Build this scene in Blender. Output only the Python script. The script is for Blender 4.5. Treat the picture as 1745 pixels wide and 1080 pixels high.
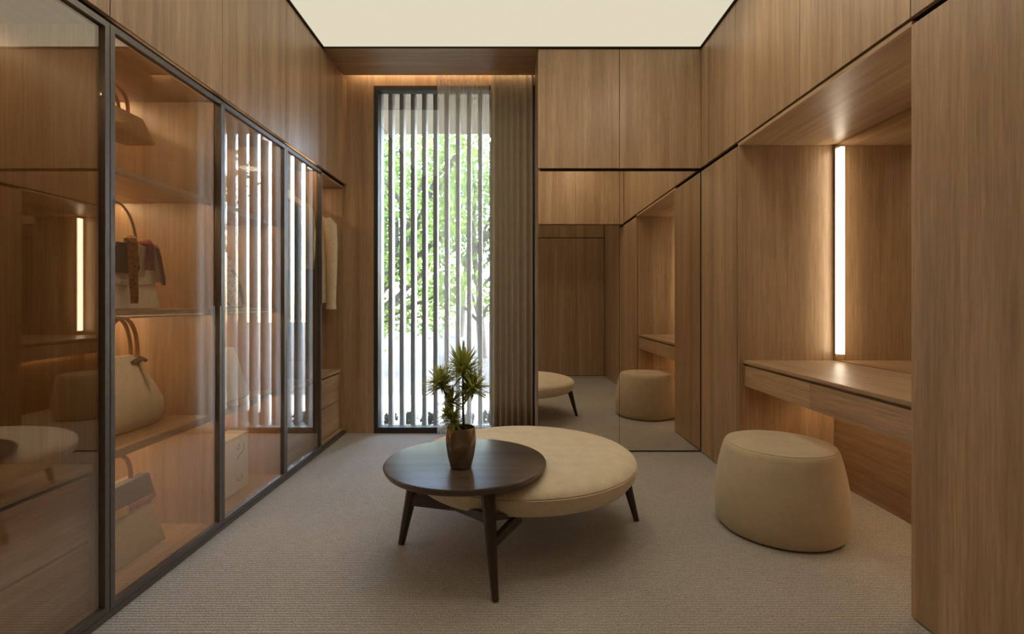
import bpy, bmesh, math, random
from mathutils import Vector, Matrix, noise
random.seed(7)
PI = math.pi
for o in list(bpy.data.objects): bpy.data.objects.remove(o)
C = bpy.context.scene.collection
SC = bpy.context.scene

# ---------------------------------------------------------------- camera, world, sun, exposure
EYE = 1.12
F = 850.0
cam_d = bpy.data.cameras.new('camera'); cam = bpy.data.objects.new('camera', cam_d); C.objects.link(cam)
cam.location = (0, 0, EYE); cam.rotation_euler = (PI/2, 0, 0)
cam_d.sensor_fit = 'HORIZONTAL'; cam_d.sensor_width = 36.0; cam_d.lens = 36.0*F/1745
cam_d.shift_x = 0.0; cam_d.shift_y = -24.0/1745
cam_d.clip_start = 0.05; cam_d.clip_end = 200
SC.camera = cam
SC.view_settings.view_transform = 'Standard'; SC.view_settings.look = 'None'
SC.view_settings.gamma = 1.0; SC.view_settings.use_curve_mapping = False
SC.view_settings.exposure = 0.0
SC.cycles.max_bounces = 24; SC.cycles.diffuse_bounces = 6; SC.cycles.glossy_bounces = 8
SC.cycles.transparent_max_bounces = 24; SC.cycles.transmission_bounces = 12

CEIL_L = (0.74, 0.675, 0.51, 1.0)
FILL_DISC_L = 18.0                            # round fill lamps added out of view to brighten the room      # luminous ceiling colour and strength
STRIP_L = 6.8                           # vanity strips
LED_L = 62.0                            # cabinet strips
DESK_L = 30.0
COVE_L = 16.0
w = bpy.data.worlds.new('sky'); SC.world = w; w.use_nodes = True
nt = w.node_tree; nt.nodes.clear()
sky = nt.nodes.new('ShaderNodeTexSky'); sky.sky_type = 'NISHITA'; sky.sun_disc = False
sky.sun_elevation = math.radians(48); sky.sun_rotation = math.radians(70); sky.dust_density = 2.0
bg = nt.nodes.new('ShaderNodeBackground'); bg.inputs['Strength'].default_value = 5.4
wo = nt.nodes.new('ShaderNodeOutputWorld')
nt.links.new(sky.outputs[0], bg.inputs[0]); nt.links.new(bg.outputs[0], wo.inputs[0])
sun_d = bpy.data.lights.new('sun', 'SUN'); sun_d.energy = 4.5; sun_d.angle = math.radians(0.6); sun_d.color = (1, 0.95, 0.86)
sun = bpy.data.objects.new('sun', sun_d); C.objects.link(sun)
sun.rotation_euler = Vector((0.62, 0.62, 0.48)).to_track_quat('Z', 'Y').to_euler()
sun.location = (6, 8, 8)

# ---------------------------------------------------------------- materials
def mat(name):
    m = bpy.data.materials.new(name); m.use_nodes = True
    n = m.node_tree; b = n.nodes['Principled BSDF']
    return m, n, b
def ramp(n, fac, stops):
    r = n.nodes.new('ShaderNodeValToRGB'); e = r.color_ramp.elements
    while len(e) < len(stops): e.new(0.5)
    for el, (p, c) in zip(e, stops): el.position = p; el.color = (*c, 1)
    n.links.new(fac, r.inputs[0]); return r.outputs[0]
def texco(n, scale, rnd=True):
    t = n.nodes.new('ShaderNodeTexCoord'); mp = n.nodes.new('ShaderNodeMapping')
    mp.inputs['Scale'].default_value = scale
    src = t.outputs['Object']
    if rnd:
        oi = n.nodes.new('ShaderNodeObjectInfo'); ml = n.nodes.new('ShaderNodeMath'); ml.operation = 'MULTIPLY'; ml.inputs[1].default_value = 37.0
        n.links.new(oi.outputs['Random'], ml.inputs[0])
        cb = n.nodes.new('ShaderNodeCombineXYZ')
        for k in range(3): n.links.new(ml.outputs[0], cb.inputs[k])
        ad = n.nodes.new('ShaderNodeVectorMath'); ad.operation = 'ADD'
        n.links.new(src, ad.inputs[0]); n.links.new(cb.outputs[0], ad.inputs[1]); src = ad.outputs[0]
    n.links.new(src, mp.inputs['Vector']); return mp.outputs[0]
def nz(n, vec, scale, detail=4, rough=0.55, dist=0.0):
    x = n.nodes.new('ShaderNodeTexNoise'); x.inputs['Scale'].default_value = scale
    x.inputs['Detail'].default_value = detail; x.inputs['Roughness'].default_value = rough
    x.inputs['Distortion'].default_value = dist
    n.links.new(vec, x.inputs['Vector']); return x.outputs['Fac']
def mixrgb(n, a, b, f, mode='MIX'):
    x = n.nodes.new('ShaderNodeMix'); x.data_type = 'RGBA'; x.blend_type = mode
    if isinstance(f, float): x.inputs[0].default_value = f
    else: n.links.new(f, x.inputs[0])
    for i, v in ((6, a), (7, b)):
        if isinstance(v, tuple): x.inputs[i].default_value = (*v, 1)
        else: n.links.new(v, x.inputs[i])
    return x.outputs[2]
def bump(n, b, h, strength, dist=0.01):
    x = n.nodes.new('ShaderNodeBump'); x.inputs['Strength'].default_value = strength; x.inputs['Distance'].default_value = dist
    n.links.new(h, x.inputs['Height']); n.links.new(x.outputs[0], b.inputs['Normal'])
def wood(name, axis, dark, mid, light, rough=0.38):
    m, n, b = mat(name)
    sc = [1.0, 1.0, 1.0]; sc[axis] = 0.045
    v = texco(n, tuple(sc))
    broad = nz(n, v, 9.0, 3, 0.5, 0.7)
    fine = nz(n, v, 120.0, 5, 0.7, 0.2)
    sc2 = [1.0, 1.0, 1.0]; sc2[axis] = 0.012
    v2 = texco(n, tuple(sc2)); streak = nz(n, v2, 42.0, 3, 0.6)
    c1 = ramp(n, broad, [(0.30, dark), (0.52, mid), (0.74, light)])
    c2 = ramp(n, fine, [(0.30, (0.62, 0.60, 0.56)), (0.62, (1.08, 1.08, 1.08))])
    c3 = ramp(n, streak, [(0.34, (0.74, 0.70, 0.64)), (0.60, (1.05, 1.05, 1.05))])
    c = mixrgb(n, c1, c2, 0.7, 'MULTIPLY'); c = mixrgb(n, c, c3, 0.45, 'MULTIPLY')
    n.links.new(c, b.inputs['Base Color'])
    b.inputs['Roughness'].default_value = rough; b.inputs['Specular IOR Level'].default_value = 0.45
    bump(n, b, fine, 0.05, 0.002)
    return m
WD, WM, WL = (0.36, 0.228, 0.127), (0.46, 0.305, 0.178), (0.55, 0.385, 0.235)
wood_v = wood('oak_vertical', 2, WD, WM, WL)
wood_y = wood('oak_lengthwise', 1, WD, WM, WL)
wood_x = wood('oak_crosswise', 0, WD, WM, WL)
dark_x = wood('smoked_oak', 0, (0.05, 0.036, 0.028), (0.095, 0.07, 0.054), (0.155, 0.118, 0.092), 0.28)
walnut = wood('walnut_legs', 2, (0.03, 0.018, 0.011), (0.05, 0.031, 0.019), (0.075, 0.047, 0.03), 0.35)
hang_wood = wood('hanger_wood', 0, (0.45, 0.30, 0.16), (0.55, 0.38, 0.21), (0.62, 0.45, 0.26), 0.4)

def plain(name, col, rough=0.5, metal=0.0, spec=0.5, noise_amt=0.0, scale=40, bmp=0.0):
    m, n, b = mat(name)
    b.inputs['Roughness'].default_value = rough; b.inputs['Metallic'].default_value = metal
    b.inputs['Specular IOR Level'].default_value = spec
    v = texco(n, (1, 1, 1)); f = nz(n, v, scale, 4)
    lo = tuple(x*(1-noise_amt) for x in col); hi = tuple(min(1, x*(1+noise_amt)) for x in col)
    n.links.new(ramp(n, f, [(0.35, lo), (0.65, hi)]), b.inputs['Base Color'])
    if bmp: bump(n, b, f, bmp, 0.004)
    return m
metal = plain('bronze_frame', (0.16, 0.145, 0.13), 0.42, 0.75, 0.5, 0.06)
metal_dk = plain('dark_metal', (0.05, 0.046, 0.042), 0.45, 0.5, 0.5, 0.05)
shadow_gap = plain('dark_recess', (0.03, 0.022, 0.016), 0.8, 0, 0.2, 0.1)
black = plain('black_ink', (0.02, 0.02, 0.02), 0.5)
plaster = plain('beige_render', (0.22, 0.195, 0.15), 0.9, 0, 0.2, 0.05, 12, 0.05)
fin_mat = plain('grey_aluminium_fin', (0.19, 0.20, 0.20), 0.55, 0.1, 0.4, 0.04)
paving = plain('pale_paving', (0.48, 0.46, 0.42), 0.85, 0, 0.3, 0.07, 6)
gravel = plain('grey_gravel', (0.075, 0.075, 0.068), 0.95, 0, 0.2, 0.25, 30, 0.3)
bark = plain('bark', (0.085, 0.07, 0.055), 0.9, 0, 0.2, 0.3, 14, 0.4)
soil = plain('soil', (0.03, 0.022, 0.015), 0.95, 0, 0.1, 0.3, 120, 0.5)
leather_brown = plain('brown_leather', (0.27, 0.15, 0.07), 0.42, 0, 0.5, 0.2, 30, 0.08)
leather_trim = plain('tan_leather', (0.27, 0.125, 0.045), 0.4, 0, 0.5, 0.15, 30, 0.05)
leather_white = plain('ivory_leather', (0.74, 0.69, 0.60), 0.5, 0, 0.4, 0.05, 60, 0.06)
leather_cream = plain('cream_leather', (0.62, 0.56, 0.44), 0.52, 0, 0.4, 0.06, 60, 0.08)
leather_taupe = plain('taupe_leather', (0.44, 0.36, 0.25), 0.5, 0, 0.4, 0.06, 60, 0.06)
leather_flap = plain('dark_taupe_leather', (0.15, 0.105, 0.075), 0.5, 0, 0.4, 0.08, 60, 0.06)
pink_leather = plain('rose_leather', (0.36, 0.17, 0.12), 0.45, 0, 0.4, 0.08, 60)
gold = plain('brass', (0.75, 0.52, 0.22), 0.3, 1.0, 0.5, 0.05)
silk_black = plain('black_silk', (0.03, 0.022, 0.018), 0.45, 0, 0.5, 0.3, 60)
silk_white = plain('white_silk', (0.72, 0.66, 0.60), 0.5, 0, 0.4, 0.06, 40)
silk_red = plain('burgundy_silk', (0.30, 0.05, 0.06), 0.45, 0, 0.5, 0.3, 50)
coat_beige = plain('beige_wool', (0.60, 0.47, 0.29), 0.9, 0, 0.2, 0.08, 90, 0.2)
coat_dark = plain('dark_green_wool', (0.035, 0.042, 0.038), 0.9, 0, 0.2, 0.12, 90, 0.2)
shirt_brown = plain('brown_cotton', (0.27, 0.16, 0.10), 0.85, 0, 0.2, 0.08, 90, 0.1)
knit_cream = plain('cream_knit', (0.66, 0.54, 0.36), 0.95, 0, 0.2, 0.1, 60, 0.5)

def patterned(name, cols, scale):
    m, n, b = mat(name); v = texco(n, (1, 1, 1))
    x = n.nodes.new('ShaderNodeTexVoronoi'); x.inputs['Scale'].default_value = scale; n.links.new(v, x.inputs['Vector'])
    n.links.new(ramp(n, x.outputs['Distance'], [(0.15, cols[0]), (0.4, cols[1]), (0.7, cols[2])]), b.inputs['Base Color'])
    b.inputs['Roughness'].default_value = 0.5; return m
scarf_pattern = patterned('patterned_silk', [(0.05, 0.02, 0.015), (0.40, 0.15, 0.05), (0.45, 0.22, 0.08)], 75)
weave = patterned('woven_straw', [(0.25, 0.17, 0.10), (0.66, 0.52, 0.36), (0.72, 0.62, 0.48)], 60)

def fabric(name, lo, hi, sc=260, bmp=0.35):
    m, n, b = mat(name); v = texco(n, (1, 1, 1))
    f = nz(n, v, sc, 3, 0.7); g = nz(n, v, 14, 3)
    c = ramp(n, f, [(0.3, lo), (0.7, hi)]); c = mixrgb(n, c, ramp(n, g, [(0.3, (0.9, 0.9, 0.9)), (0.7, (1.06, 1.06, 1.06))]), 0.8, 'MULTIPLY')
    n.links.new(c, b.inputs['Base Color']); b.inputs['Roughness'].default_value = 0.95
    b.inputs['Specular IOR Level'].default_value = 0.15
    b.inputs['Sheen Weight'].default_value = 0.25
    bump(n, b, f, bmp, 0.004); return m
wool_ottoman = fabric('oatmeal_wool', (0.60, 0.50, 0.35), (0.82, 0.71, 0.53))
wool_pouf = fabric('beige_boucle', (0.46, 0.37, 0.245), (0.62, 0.52, 0.36), 320, 0.3)
curtain_mat = fabric('taupe_curtain', (0.40, 0.335, 0.235), (0.54, 0.46, 0.335), 400, 0.15)

def carpet_material():
    m, n, b = mat('ribbed_carpet'); v = texco(n, (1, 1, 1), False)
    wv = n.nodes.new('ShaderNodeTexWave'); wv.wave_type = 'BANDS'; wv.bands_direction = 'Y'
    wv.inputs['Scale'].default_value = 21.0; wv.inputs['Distortion'].default_value = 2.2
    wv.inputs['Detail'].default_value = 2.0; wv.inputs['Detail Scale'].default_value = 6.0
    n.links.new(v, wv.inputs['Vector'])
    fine = nz(n, v, 190, 3, 0.7); v2 = texco(n, (6, 60, 1), False); dash = nz(n, v2, 3.0, 4, 0.7); big = nz(n, v, 1.6, 2)
    c = ramp(n, fine, [(0.30, (0.22, 0.20, 0.18)), (0.68, (0.67, 0.63, 0.585))])
    c = mixrgb(n, c, ramp(n, wv.outputs['Fac'], [(0.1, (0.78, 0.76, 0.72)), (0.6, (1.04, 1.04, 1.04))]), 0.7, 'MULTIPLY')
    c = mixrgb(n, c, ramp(n, dash, [(0.32, (0.72, 0.70, 0.66)), (0.6, (1.08, 1.08, 1.07))]), 0.7, 'MULTIPLY')
    c = mixrgb(n, c, ramp(n, big, [(0.3, (0.92, 0.92, 0.92)), (0.7, (1.04, 1.04, 1.04))]), 0.7, 'MULTIPLY')
    n.links.new(c, b.inputs['Base Color']); b.inputs['Roughness'].default_value = 0.97; b.inputs['Specular IOR Level'].default_value = 0.1
    h = n.nodes.new('ShaderNodeMath'); h.operation = 'ADD'; n.links.new(fine, h.inputs[0]); n.links.new(wv.outputs['Fac'], h.inputs[1])
    bump(n, b, h.outputs[0], 0.5, 0.006); return m
carpet_mat = carpet_material()

def emit(name, col, s):
    m = bpy.data.materials.new(name); m.use_nodes = True; n = m.node_tree; n.nodes.clear()
    e = n.nodes.new('ShaderNodeEmission'); e.inputs[0].default_value = (*col, 1); e.inputs[1].default_value = s
    o = n.nodes.new('ShaderNodeOutputMaterial'); n.links.new(e.outputs[0], o.inputs[0]); return m
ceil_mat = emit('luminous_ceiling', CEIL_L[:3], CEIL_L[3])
strip_mat = emit('warm_strip', (1.0, 0.84, 0.62), STRIP_L)
led_dim = emit('counter_led', (1.0, 0.72, 0.42), LED_L*0.45)
led_mat = emit('shelf_led', (1.0, 0.76, 0.48), LED_L)
led_front_fill = emit('added_front_fill', (1.0, 0.78, 0.54), LED_L*0.26)  # for hidden strips added to brighten the bag fronts
desk_led = emit('desk_led', (1.0, 0.72, 0.42), DESK_L)
cove_led = emit('cove_led', (1.0, 0.76, 0.48), COVE_L)

def glass_mat(name, tint, r0, tint_reflect=(1, 1, 1)):
    """clear pane: each face reflects r0 head on and more towards grazing (Schlick), the rest goes straight through tinted"""
    m = bpy.data.materials.new(name); m.use_nodes = True; n = m.node_tree; n.nodes.clear()
    def mth(op, a, b=None):
        x = n.nodes.new('ShaderNodeMath'); x.operation = op
        for k, v in enumerate((a, b)):
            if v is None: continue
            if isinstance(v, (int, float)): x.inputs[k].default_value = v
            else: n.links.new(v, x.inputs[k])
        return x.outputs[0]
    ge = n.nodes.new('ShaderNodeNewGeometry'); dt = n.nodes.new('ShaderNodeVectorMath'); dt.operation = 'DOT_PRODUCT'
    n.links.new(ge.outputs['Normal'], dt.inputs[0]); n.links.new(ge.outputs['Incoming'], dt.inputs[1])
    f = mth('POWER', mth('SUBTRACT', 1.0, mth('ABSOLUTE', dt.outputs['Value'])), 4.0)
    fac = mth('ADD', mth('MULTIPLY', f, 1.0-r0), r0)
    tr = n.nodes.new('ShaderNodeBsdfTransparent'); tr.inputs[0].default_value = (*tint, 1)
    gl = n.nodes.new('ShaderNodeBsdfGlossy'); gl.inputs['Roughness'].default_value = 0.0; gl.inputs[0].default_value = (*tint_reflect, 1)
    mx = n.nodes.new('ShaderNodeMixShader'); o = n.nodes.new('ShaderNodeOutputMaterial')
    n.links.new(fac, mx.inputs[0]); n.links.new(tr.outputs[0], mx.inputs[1]); n.links.new(gl.outputs[0], mx.inputs[2]); n.links.new(mx.outputs[0], o.inputs[0])
    return m
bronze_glass = glass_mat('bronze_reflective_glass', (0.95, 0.92, 0.87), 0.16, (0.97, 0.94, 0.90))
window_glass = glass_mat('window_glass', (0.97, 0.98, 0.98), 0.085)
clear_acrylic = glass_mat('clear_acrylic', (0.985, 0.985, 0.985), 0.02)
def mirror_material(name, col):
    m, n, b = mat(name); b.inputs['Base Color'].default_value = (*col, 1); b.inputs['Metallic'].default_value = 1.0; b.inputs['Roughness'].default_value = 0.0
    return m
mirror_mat = mirror_material('bronze_mirror', (0.80, 0.735, 0.65))
pot_mat = plain('bronze_glaze', (0.31, 0.255, 0.19), 0.27, 0.9, 0.5, 0.12, 20)

def cloth_through(name, col, trans, through):
    m = bpy.data.materials.new(name); m.use_nodes = True; n = m.node_tree; n.nodes.clear()
    d = n.nodes.new('ShaderNodeBsdfDiffuse'); d.inputs[0].default_value = (*col, 1)
    t = n.nodes.new('ShaderNodeBsdfTranslucent'); t.inputs[0].default_value = (*col, 1)
    a = n.nodes.new('ShaderNodeMixShader'); a.inputs[0].default_value = trans
    n.links.new(d.outputs[0], a.inputs[1]); n.links.new(t.outputs[0], a.inputs[2])
    x = n.nodes.new('ShaderNodeBsdfTransparent'); b = n.nodes.new('ShaderNodeMixShader'); b.inputs[0].default_value = through
    n.links.new(a.outputs[0], b.inputs[1]); n.links.new(x.outputs[0], b.inputs[2])
    o = n.nodes.new('ShaderNodeOutputMaterial'); n.links.new(b.outputs[0], o.inputs[0]); return m
sheer_mat = cloth_through('sheer_voile', (0.80, 0.76, 0.68), 0.45, 0.62)
def leaf_material(name, lo, hi, trans=0.4):
    m = bpy.data.materials.new(name); m.use_nodes = True; n = m.node_tree; n.nodes.clear()
    v = texco(n, (1, 1, 1)); f = nz(n, v, 9, 3)
    c = ramp(n, f, [(0.3, lo), (0.7, hi)])
    d = n.nodes.new('ShaderNodeBsdfDiffuse'); t = n.nodes.new('ShaderNodeBsdfTranslucent')
    n.links.new(c, d.inputs[0]); n.links.new(c, t.inputs[0])
    a = n.nodes.new('ShaderNodeMixShader'); a.inputs[0].default_value = trans
    n.links.new(d.outputs[0], a.inputs[1]); n.links.new(t.outputs[0], a.inputs[2])
    o = n.nodes.new('ShaderNodeOutputMaterial'); n.links.new(a.outputs[0], o.inputs[0]); return m
leaf_a = leaf_material('fresh_leaf', (0.10, 0.16, 0.04), (0.22, 0.31, 0.085), 0.5)
leaf_b = leaf_material('deep_leaf', (0.04, 0.07, 0.022), (0.12, 0.18, 0.06), 0.4)
leaf_c = leaf_material('shrub_leaf', (0.015, 0.027, 0.02), (0.04, 0.06, 0.04), 0.3)
leaf_p = leaf_material('dracaena_leaf', (0.26, 0.31, 0.06), (0.66, 0.68, 0.22), 0.35)

# ---------------------------------------------------------------- builders
WLOC = {}
def wl(o): return WLOC.get(o.name, Vector((0, 0, 0)))
def thing(name, label, cat, loc, group=None):
    o = bpy.data.objects.new(name, None); C.objects.link(o); o.location = loc
    o.empty_display_size = 0.1
    o['label'] = label; o['category'] = cat
    if group: o['group'] = group
    WLOC[o.name] = Vector(loc); return o
def tag(o, label, cat, group=None):
    o['label'] = label; o['category'] = cat
    if group: o['group'] = group
    return o
def O(name, bm, m, parent=None, smooth=False, kind=None, label=None, origin=None):
    me = bpy.data.meshes.new(name)
    bmesh.ops.recalc_face_normals(bm, faces=bm.faces)
    bm.to_mesh(me); bm.free()
    o = bpy.data.objects.new(name, me); C.objects.link(o)
    if isinstance(m, (list, tuple)):
        for x in m: me.materials.append(x)
    else: me.materials.append(m)
    if parent is not None:
        base = wl(parent); me.transform(Matrix.Translation(-base)); o.parent = parent
        WLOC[o.name] = base.copy()
    elif origin is not None:
        me.transform(Matrix.Translation(-Vector(origin))); o.location = origin; WLOC[o.name] = Vector(origin)
    if smooth:
        for p in me.polygons: p.use_smooth = True
        me.set_sharp_from_angle(angle=math.radians(40))
    if kind: o['kind'] = kind
    if label: o['label'] = label
    return o
def S(name, bm, m, parent=None): return O(name, bm, m, parent, kind='structure' if parent is None else None)
def box(x0, x1, y0, y1, z0, z1, bev=0.0, bm=None):
    own = bm is None
    if own: bm = bmesh.new()
    r = bmesh.ops.create_cube(bm, size=1.0)
    bmesh.ops.scale(bm, vec=(abs(x1-x0), abs(y1-y0), abs(z1-z0)), verts=r['verts'])
    bmesh.ops.translate(bm, vec=((x0+x1)/2, (y0+y1)/2, (z0+z1)/2), verts=r['verts'])
    if bev:
        ed = list({e for v in r['verts'] for e in v.link_edges})
        bmesh.ops.bevel(bm, geom=ed, offset=bev, segments=2, affect='EDGES', profile=0.5)
    return bm
def rings(bm, rs, cap0=True, cap1=True):
    vs = [[bm.verts.new(p) for p in r] for r in rs]
    n = len(vs[0])
    for a, b in zip(vs, vs[1:]):
        for i in range(n):
            j = (i+1) % n; bm.faces.new((a[i], a[j], b[j], b[i]))
    if cap0: bm.faces.new(list(reversed(vs[0])))
    if cap1: bm.faces.new(vs[-1])
    return bm
def lathe(cx, cy, prof, n=48, sx=1.0, sy=1.0, bm=None):
    bm = bm or bmesh.new()
    return rings(bm, [[(cx+r*sx*math.cos(2*PI*i/n), cy+r*sy*math.sin(2*PI*i/n), z) for i in range(n)] for r, z in prof])
def hoop(cx, cy, prof, n=48):
    bm = bmesh.new(); prof = prof + [prof[0]]
    rings(bm, [[(cx+r*math.cos(2*PI*i/n), cy+r*math.sin(2*PI*i/n), z) for i in range(n)] for r, z in prof], False, False)
    bmesh.ops.remove_doubles(bm, verts=bm.verts, dist=1e-6)
    return bm
def tube(pts, rad, n=8, bm=None, flat=1.0, up=None):
    bm = bm or bmesh.new(); P = [Vector(p) for p in pts]
    if not hasattr(rad, '__len__'): rad = [rad]*len(P)
    rs = []; prev = None
    for i, p in enumerate(P):
        t = (P[min(i+1, len(P)-1)] - P[max(i-1, 0)]).normalized()
        if prev is None:
            a = Vector(up) if up else (Vector((0, 0, 1)) if abs(t.z) < 0.9 else Vector((1, 0, 0)))
        else: a = prev
        u = (a - t*a.dot(t)).normalized(); v = t.cross(u); prev = u
        rs.append([p + rad[i]*(u*math.cos(2*PI*k/n) + v*flat*math.sin(2*PI*k/n)) for k in range(n)])
    return rings(bm, rs)
def arc(p0, p1, h, n=14, direction=(0, 0, 1), power=1.0):
    p0, p1, d = Vector(p0), Vector(p1), Vector(direction)
    out = []
    for i in range(n+1):
        a = PI*i/n
        q = (p0+p1)/2 + (p0-p1)/2*math.cos(a) + d*h*math.sin(a)**power
        out.append(q)
    return out
def prism(prof, x0, x1, bev=0.0):
    """profile in the (y, z) plane swept along x"""
    bm = bmesh.new(); rings(bm, [[(x0, y, z) for y, z in prof], [(x1, y, z) for y, z in prof]])
    if bev: bmesh.ops.bevel(bm, geom=list(bm.edges), offset=bev, segments=3, affect='EDGES', profile=0.5)
    return bm

# ---------------------------------------------------------------- room geometry
W = 1.42; D = 3.748; YW = 4.32; YB = -0.15; H = 3.04; ZU = 2.12
XB = 2.02                # back of the niche and of the cabinets (mirrored in X)
BX = 0.196               # left edge of the mirror block
Y1, Y2, Y3, Y4 = 1.763, 2.446, 3.135, 3.725      # left wall joints
N0, N1 = 1.778, 3.13     # vanity niche
YH = 1.15                # face of the overhead cabinets across the opening at the camera
T = 0.02

S('floor', box(-2.1, 2.1, YB-0.1, YW+0.03, -0.06, 0.0), carpet_mat)
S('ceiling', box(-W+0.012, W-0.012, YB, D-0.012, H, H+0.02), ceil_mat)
fill_lamp_mat = emit('added_fill_glow', (1.0, 0.87, 0.68), FILL_DISC_L)  # added unseen fill discs: the luminous ceiling alone leaves the room too dark
for x, y, lab in ((-0.12, 1.6, 'added round fill lamp at the near left of the luminous ceiling'), (0.85, 1.6, 'added round fill lamp at the near right of the luminous ceiling'),
                  (-0.12, 2.85, 'added round fill lamp at the far left of the luminous ceiling'), (0.95, 2.72, 'added round fill lamp at the far right of the luminous ceiling')):
    t = thing('added_fill_lamp', lab, 'lamp', (x, y, H), 'added fill lamps on the ceiling')
    O('fill_lamp_ring', hoop(x, y, [(0.150, H-0.0005), (0.162, H-0.0005), (0.162, H-0.018), (0.150, H-0.018)], 40), metal, t, True)
    O('diffuser', lathe(x, y, [(0.01, H-0.012), (0.1495, H-0.012), (0.1495, H-0.004), (0.01, H-0.004)], 40), fill_lamp_mat, t)
# shadow gap round the ceiling
S('trim_1', box(-W-0.004, -W+0.011, YB, D-0.002, H-0.012, H+0.03), shadow_gap)
S('trim_2', box(W-0.011, W+0.004, YB, D-0.002, H-0.012, H+0.03), shadow_gap)
S('trim_3', box(-W+0.012, W-0.012, D-0.011, D-0.002, H-0.010, H+0.03), shadow_gap)
# outer shell
S('wall_left', box(-2.12, -2.06, YB-0.1, YW+0.1, -0.06, 3.3), wood_v)
S('wall_right', box(2.045, 2.12, YB-0.1, YW+0.1, -0.06, 3.3), wood_v)
rear = S('wall_rear', box(-2.06, 2.045, YB-0.06, YB-0.02, 0.0, 3.3), shadow_gap)
for x0, x1 in ((-1.41, -0.807), (-0.803, -0.2), (-0.196, 0.196), (0.2, 0.974), (0.978, 1.41)):
    O('panel', box(x0, x1, YB-0.019, YB, 0.01, ZU-0.008), wood_v, rear)
    O('panel', box(x0, x1, YB-0.019, YB, ZU+0.004, H-0.002), wood_v, rear)
head = S('wall_bulkhead', box(-W+0.001, W-0.001, YH-0.12, YH-0.022, ZU+0.004, H), wood_x)
for x0, x1 in ((-1.417, -0.807), (-0.803, 0.0), (0.004, 0.803), (0.807, 1.417)):
    O('panel', box(x0, x1, YH-0.02, YH, ZU+0.004, H-0.014), wood_v, head)
S('wall_side_left', box(-2.055, -W, YB-0.018, Y1-0.712, 0.0, H), wood_v)
roof = S('wall_top', box(-2.12, 2.12, YB-0.1, YW+0.1, 3.3, 3.34), shadow_gap)

# soffit above the curtain slot
S('trim_4', box(-W+0.001, BX-0.002, D, 4.195, H-0.005, H+0.05), wood_x)
S('trim_5', box(-W+0.001, BX-0.002, 4.175, 4.195, H+0.05, 3.26), wood_x)
S('trim_6', box(-2.0, BX, 4.195, YW, 3.24, 3.26), wood_x)
cove = thing('cove_light', 'warm cove light glowing in the curtain slot above the window', 'light', (-0.6, 4.21, 3.16))
O('diffuser', box(-1.38, 0.17, 4.2, 4.215, 3.13, 3.16), cove_led, cove)

# window wall
WX0, WX1, WZ1 = -1.187, 0.205, 2.985
wb = S('wall_back', box(-1.47, WX0, YW-0.03, YW+0.05, 0.0, 3.24), wood_v)
O('header_panel', box(WX0, 0.24, YW-0.03, YW+0.05, WZ1, 3.299), wood_v, wb)
S('wall_back_right', box(0.24, 2.045, YW, YW+0.05, 0.0, 3.299), wood_v)
S('wall_back_left', box(-2.06, -1.47, YW, YW+0.05, 0.0, 3.299), wood_v)
win = S('window_1', box(WX0, WX1, YW-0.035, YW+0.05, 0.0, 0.05), metal_dk)
O('window_frame', box(WX0, WX0+0.035, YW-0.035, YW+0.05, 0.05, WZ1), metal_dk, win)
O('window_frame', box(WX1-0.03, WX1+0.035, YW-0.035, YW+0.05, 0.05, WZ1), metal_dk, win)
O('window_frame', box(WX0+0.035, WX1-0.03, YW-0.035, YW+0.05, WZ1-0.035, WZ1), metal_dk, win)
O('window_pane', box(WX0+0.03, WX1-0.025, YW+0.014, YW+0.020, 0.045, WZ1-0.03), window_glass, win)

# ---------------------------------------------------------------- mirror block (back right)
def overhead(name, label, group, x0, x1, y0, y1, door, body, grain=wood_v):
    t = thing(name, label, 'cabinet', ((x0+x1)/2, (y0+y1)/2, ZU+0.012), group)
    O('carcass', box(*body), shadow_gap, t)
    O('door', box(*door, 0.0008), grain, t)
    return t
g = 0.002
for x0, x1, lab in ((BX, 0.807, 'oak overhead cabinet above the mirrors, next to the curtain'), (0.807, W+0.001, 'oak overhead cabinet above the mirrors, in the right corner of the room')):
    overhead('overhead_cabinet', lab, 'cabinets over the mirrors', x0, x1, D, YW,
             (x0+g, x1-g, D, D+0.02, ZU+0.012, H-0.014), (x0+0.021, x1-g, D+0.022, YW-0.002, ZU+0.012, H-0.014))
sb = S('trim_7', box(BX+0.0, BX+0.018, D+0.021, YW-0.036, 0.0, H), wood_v)
for x0, x1, lab in ((BX, 0.807, 'bronze tinted full height mirror door nearest the curtain, reflecting the ottoman'), (0.807, W-0.004, 'bronze tinted full height mirror door in the right corner, reflecting the vanity desk')):
    t = thing('mirror_door', lab, 'mirror', ((x0+x1)/2, D, 0.0), 'mirror doors')
    O('mirror_pane', box(x0+0.0012, x1-0.0012, D, D+0.006, 0.012, ZU-0.012), mirror_mat, t)
    O('backing_board', box(x0+0.0012, x1-0.0012, D+0.0062, D+0.02, 0.012, ZU-0.012), shadow_gap, t)
S('trim_8', box(BX+0.02, W, D+0.022, D+0.04, 0.0, ZU+0.01), shadow_gap)

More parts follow.
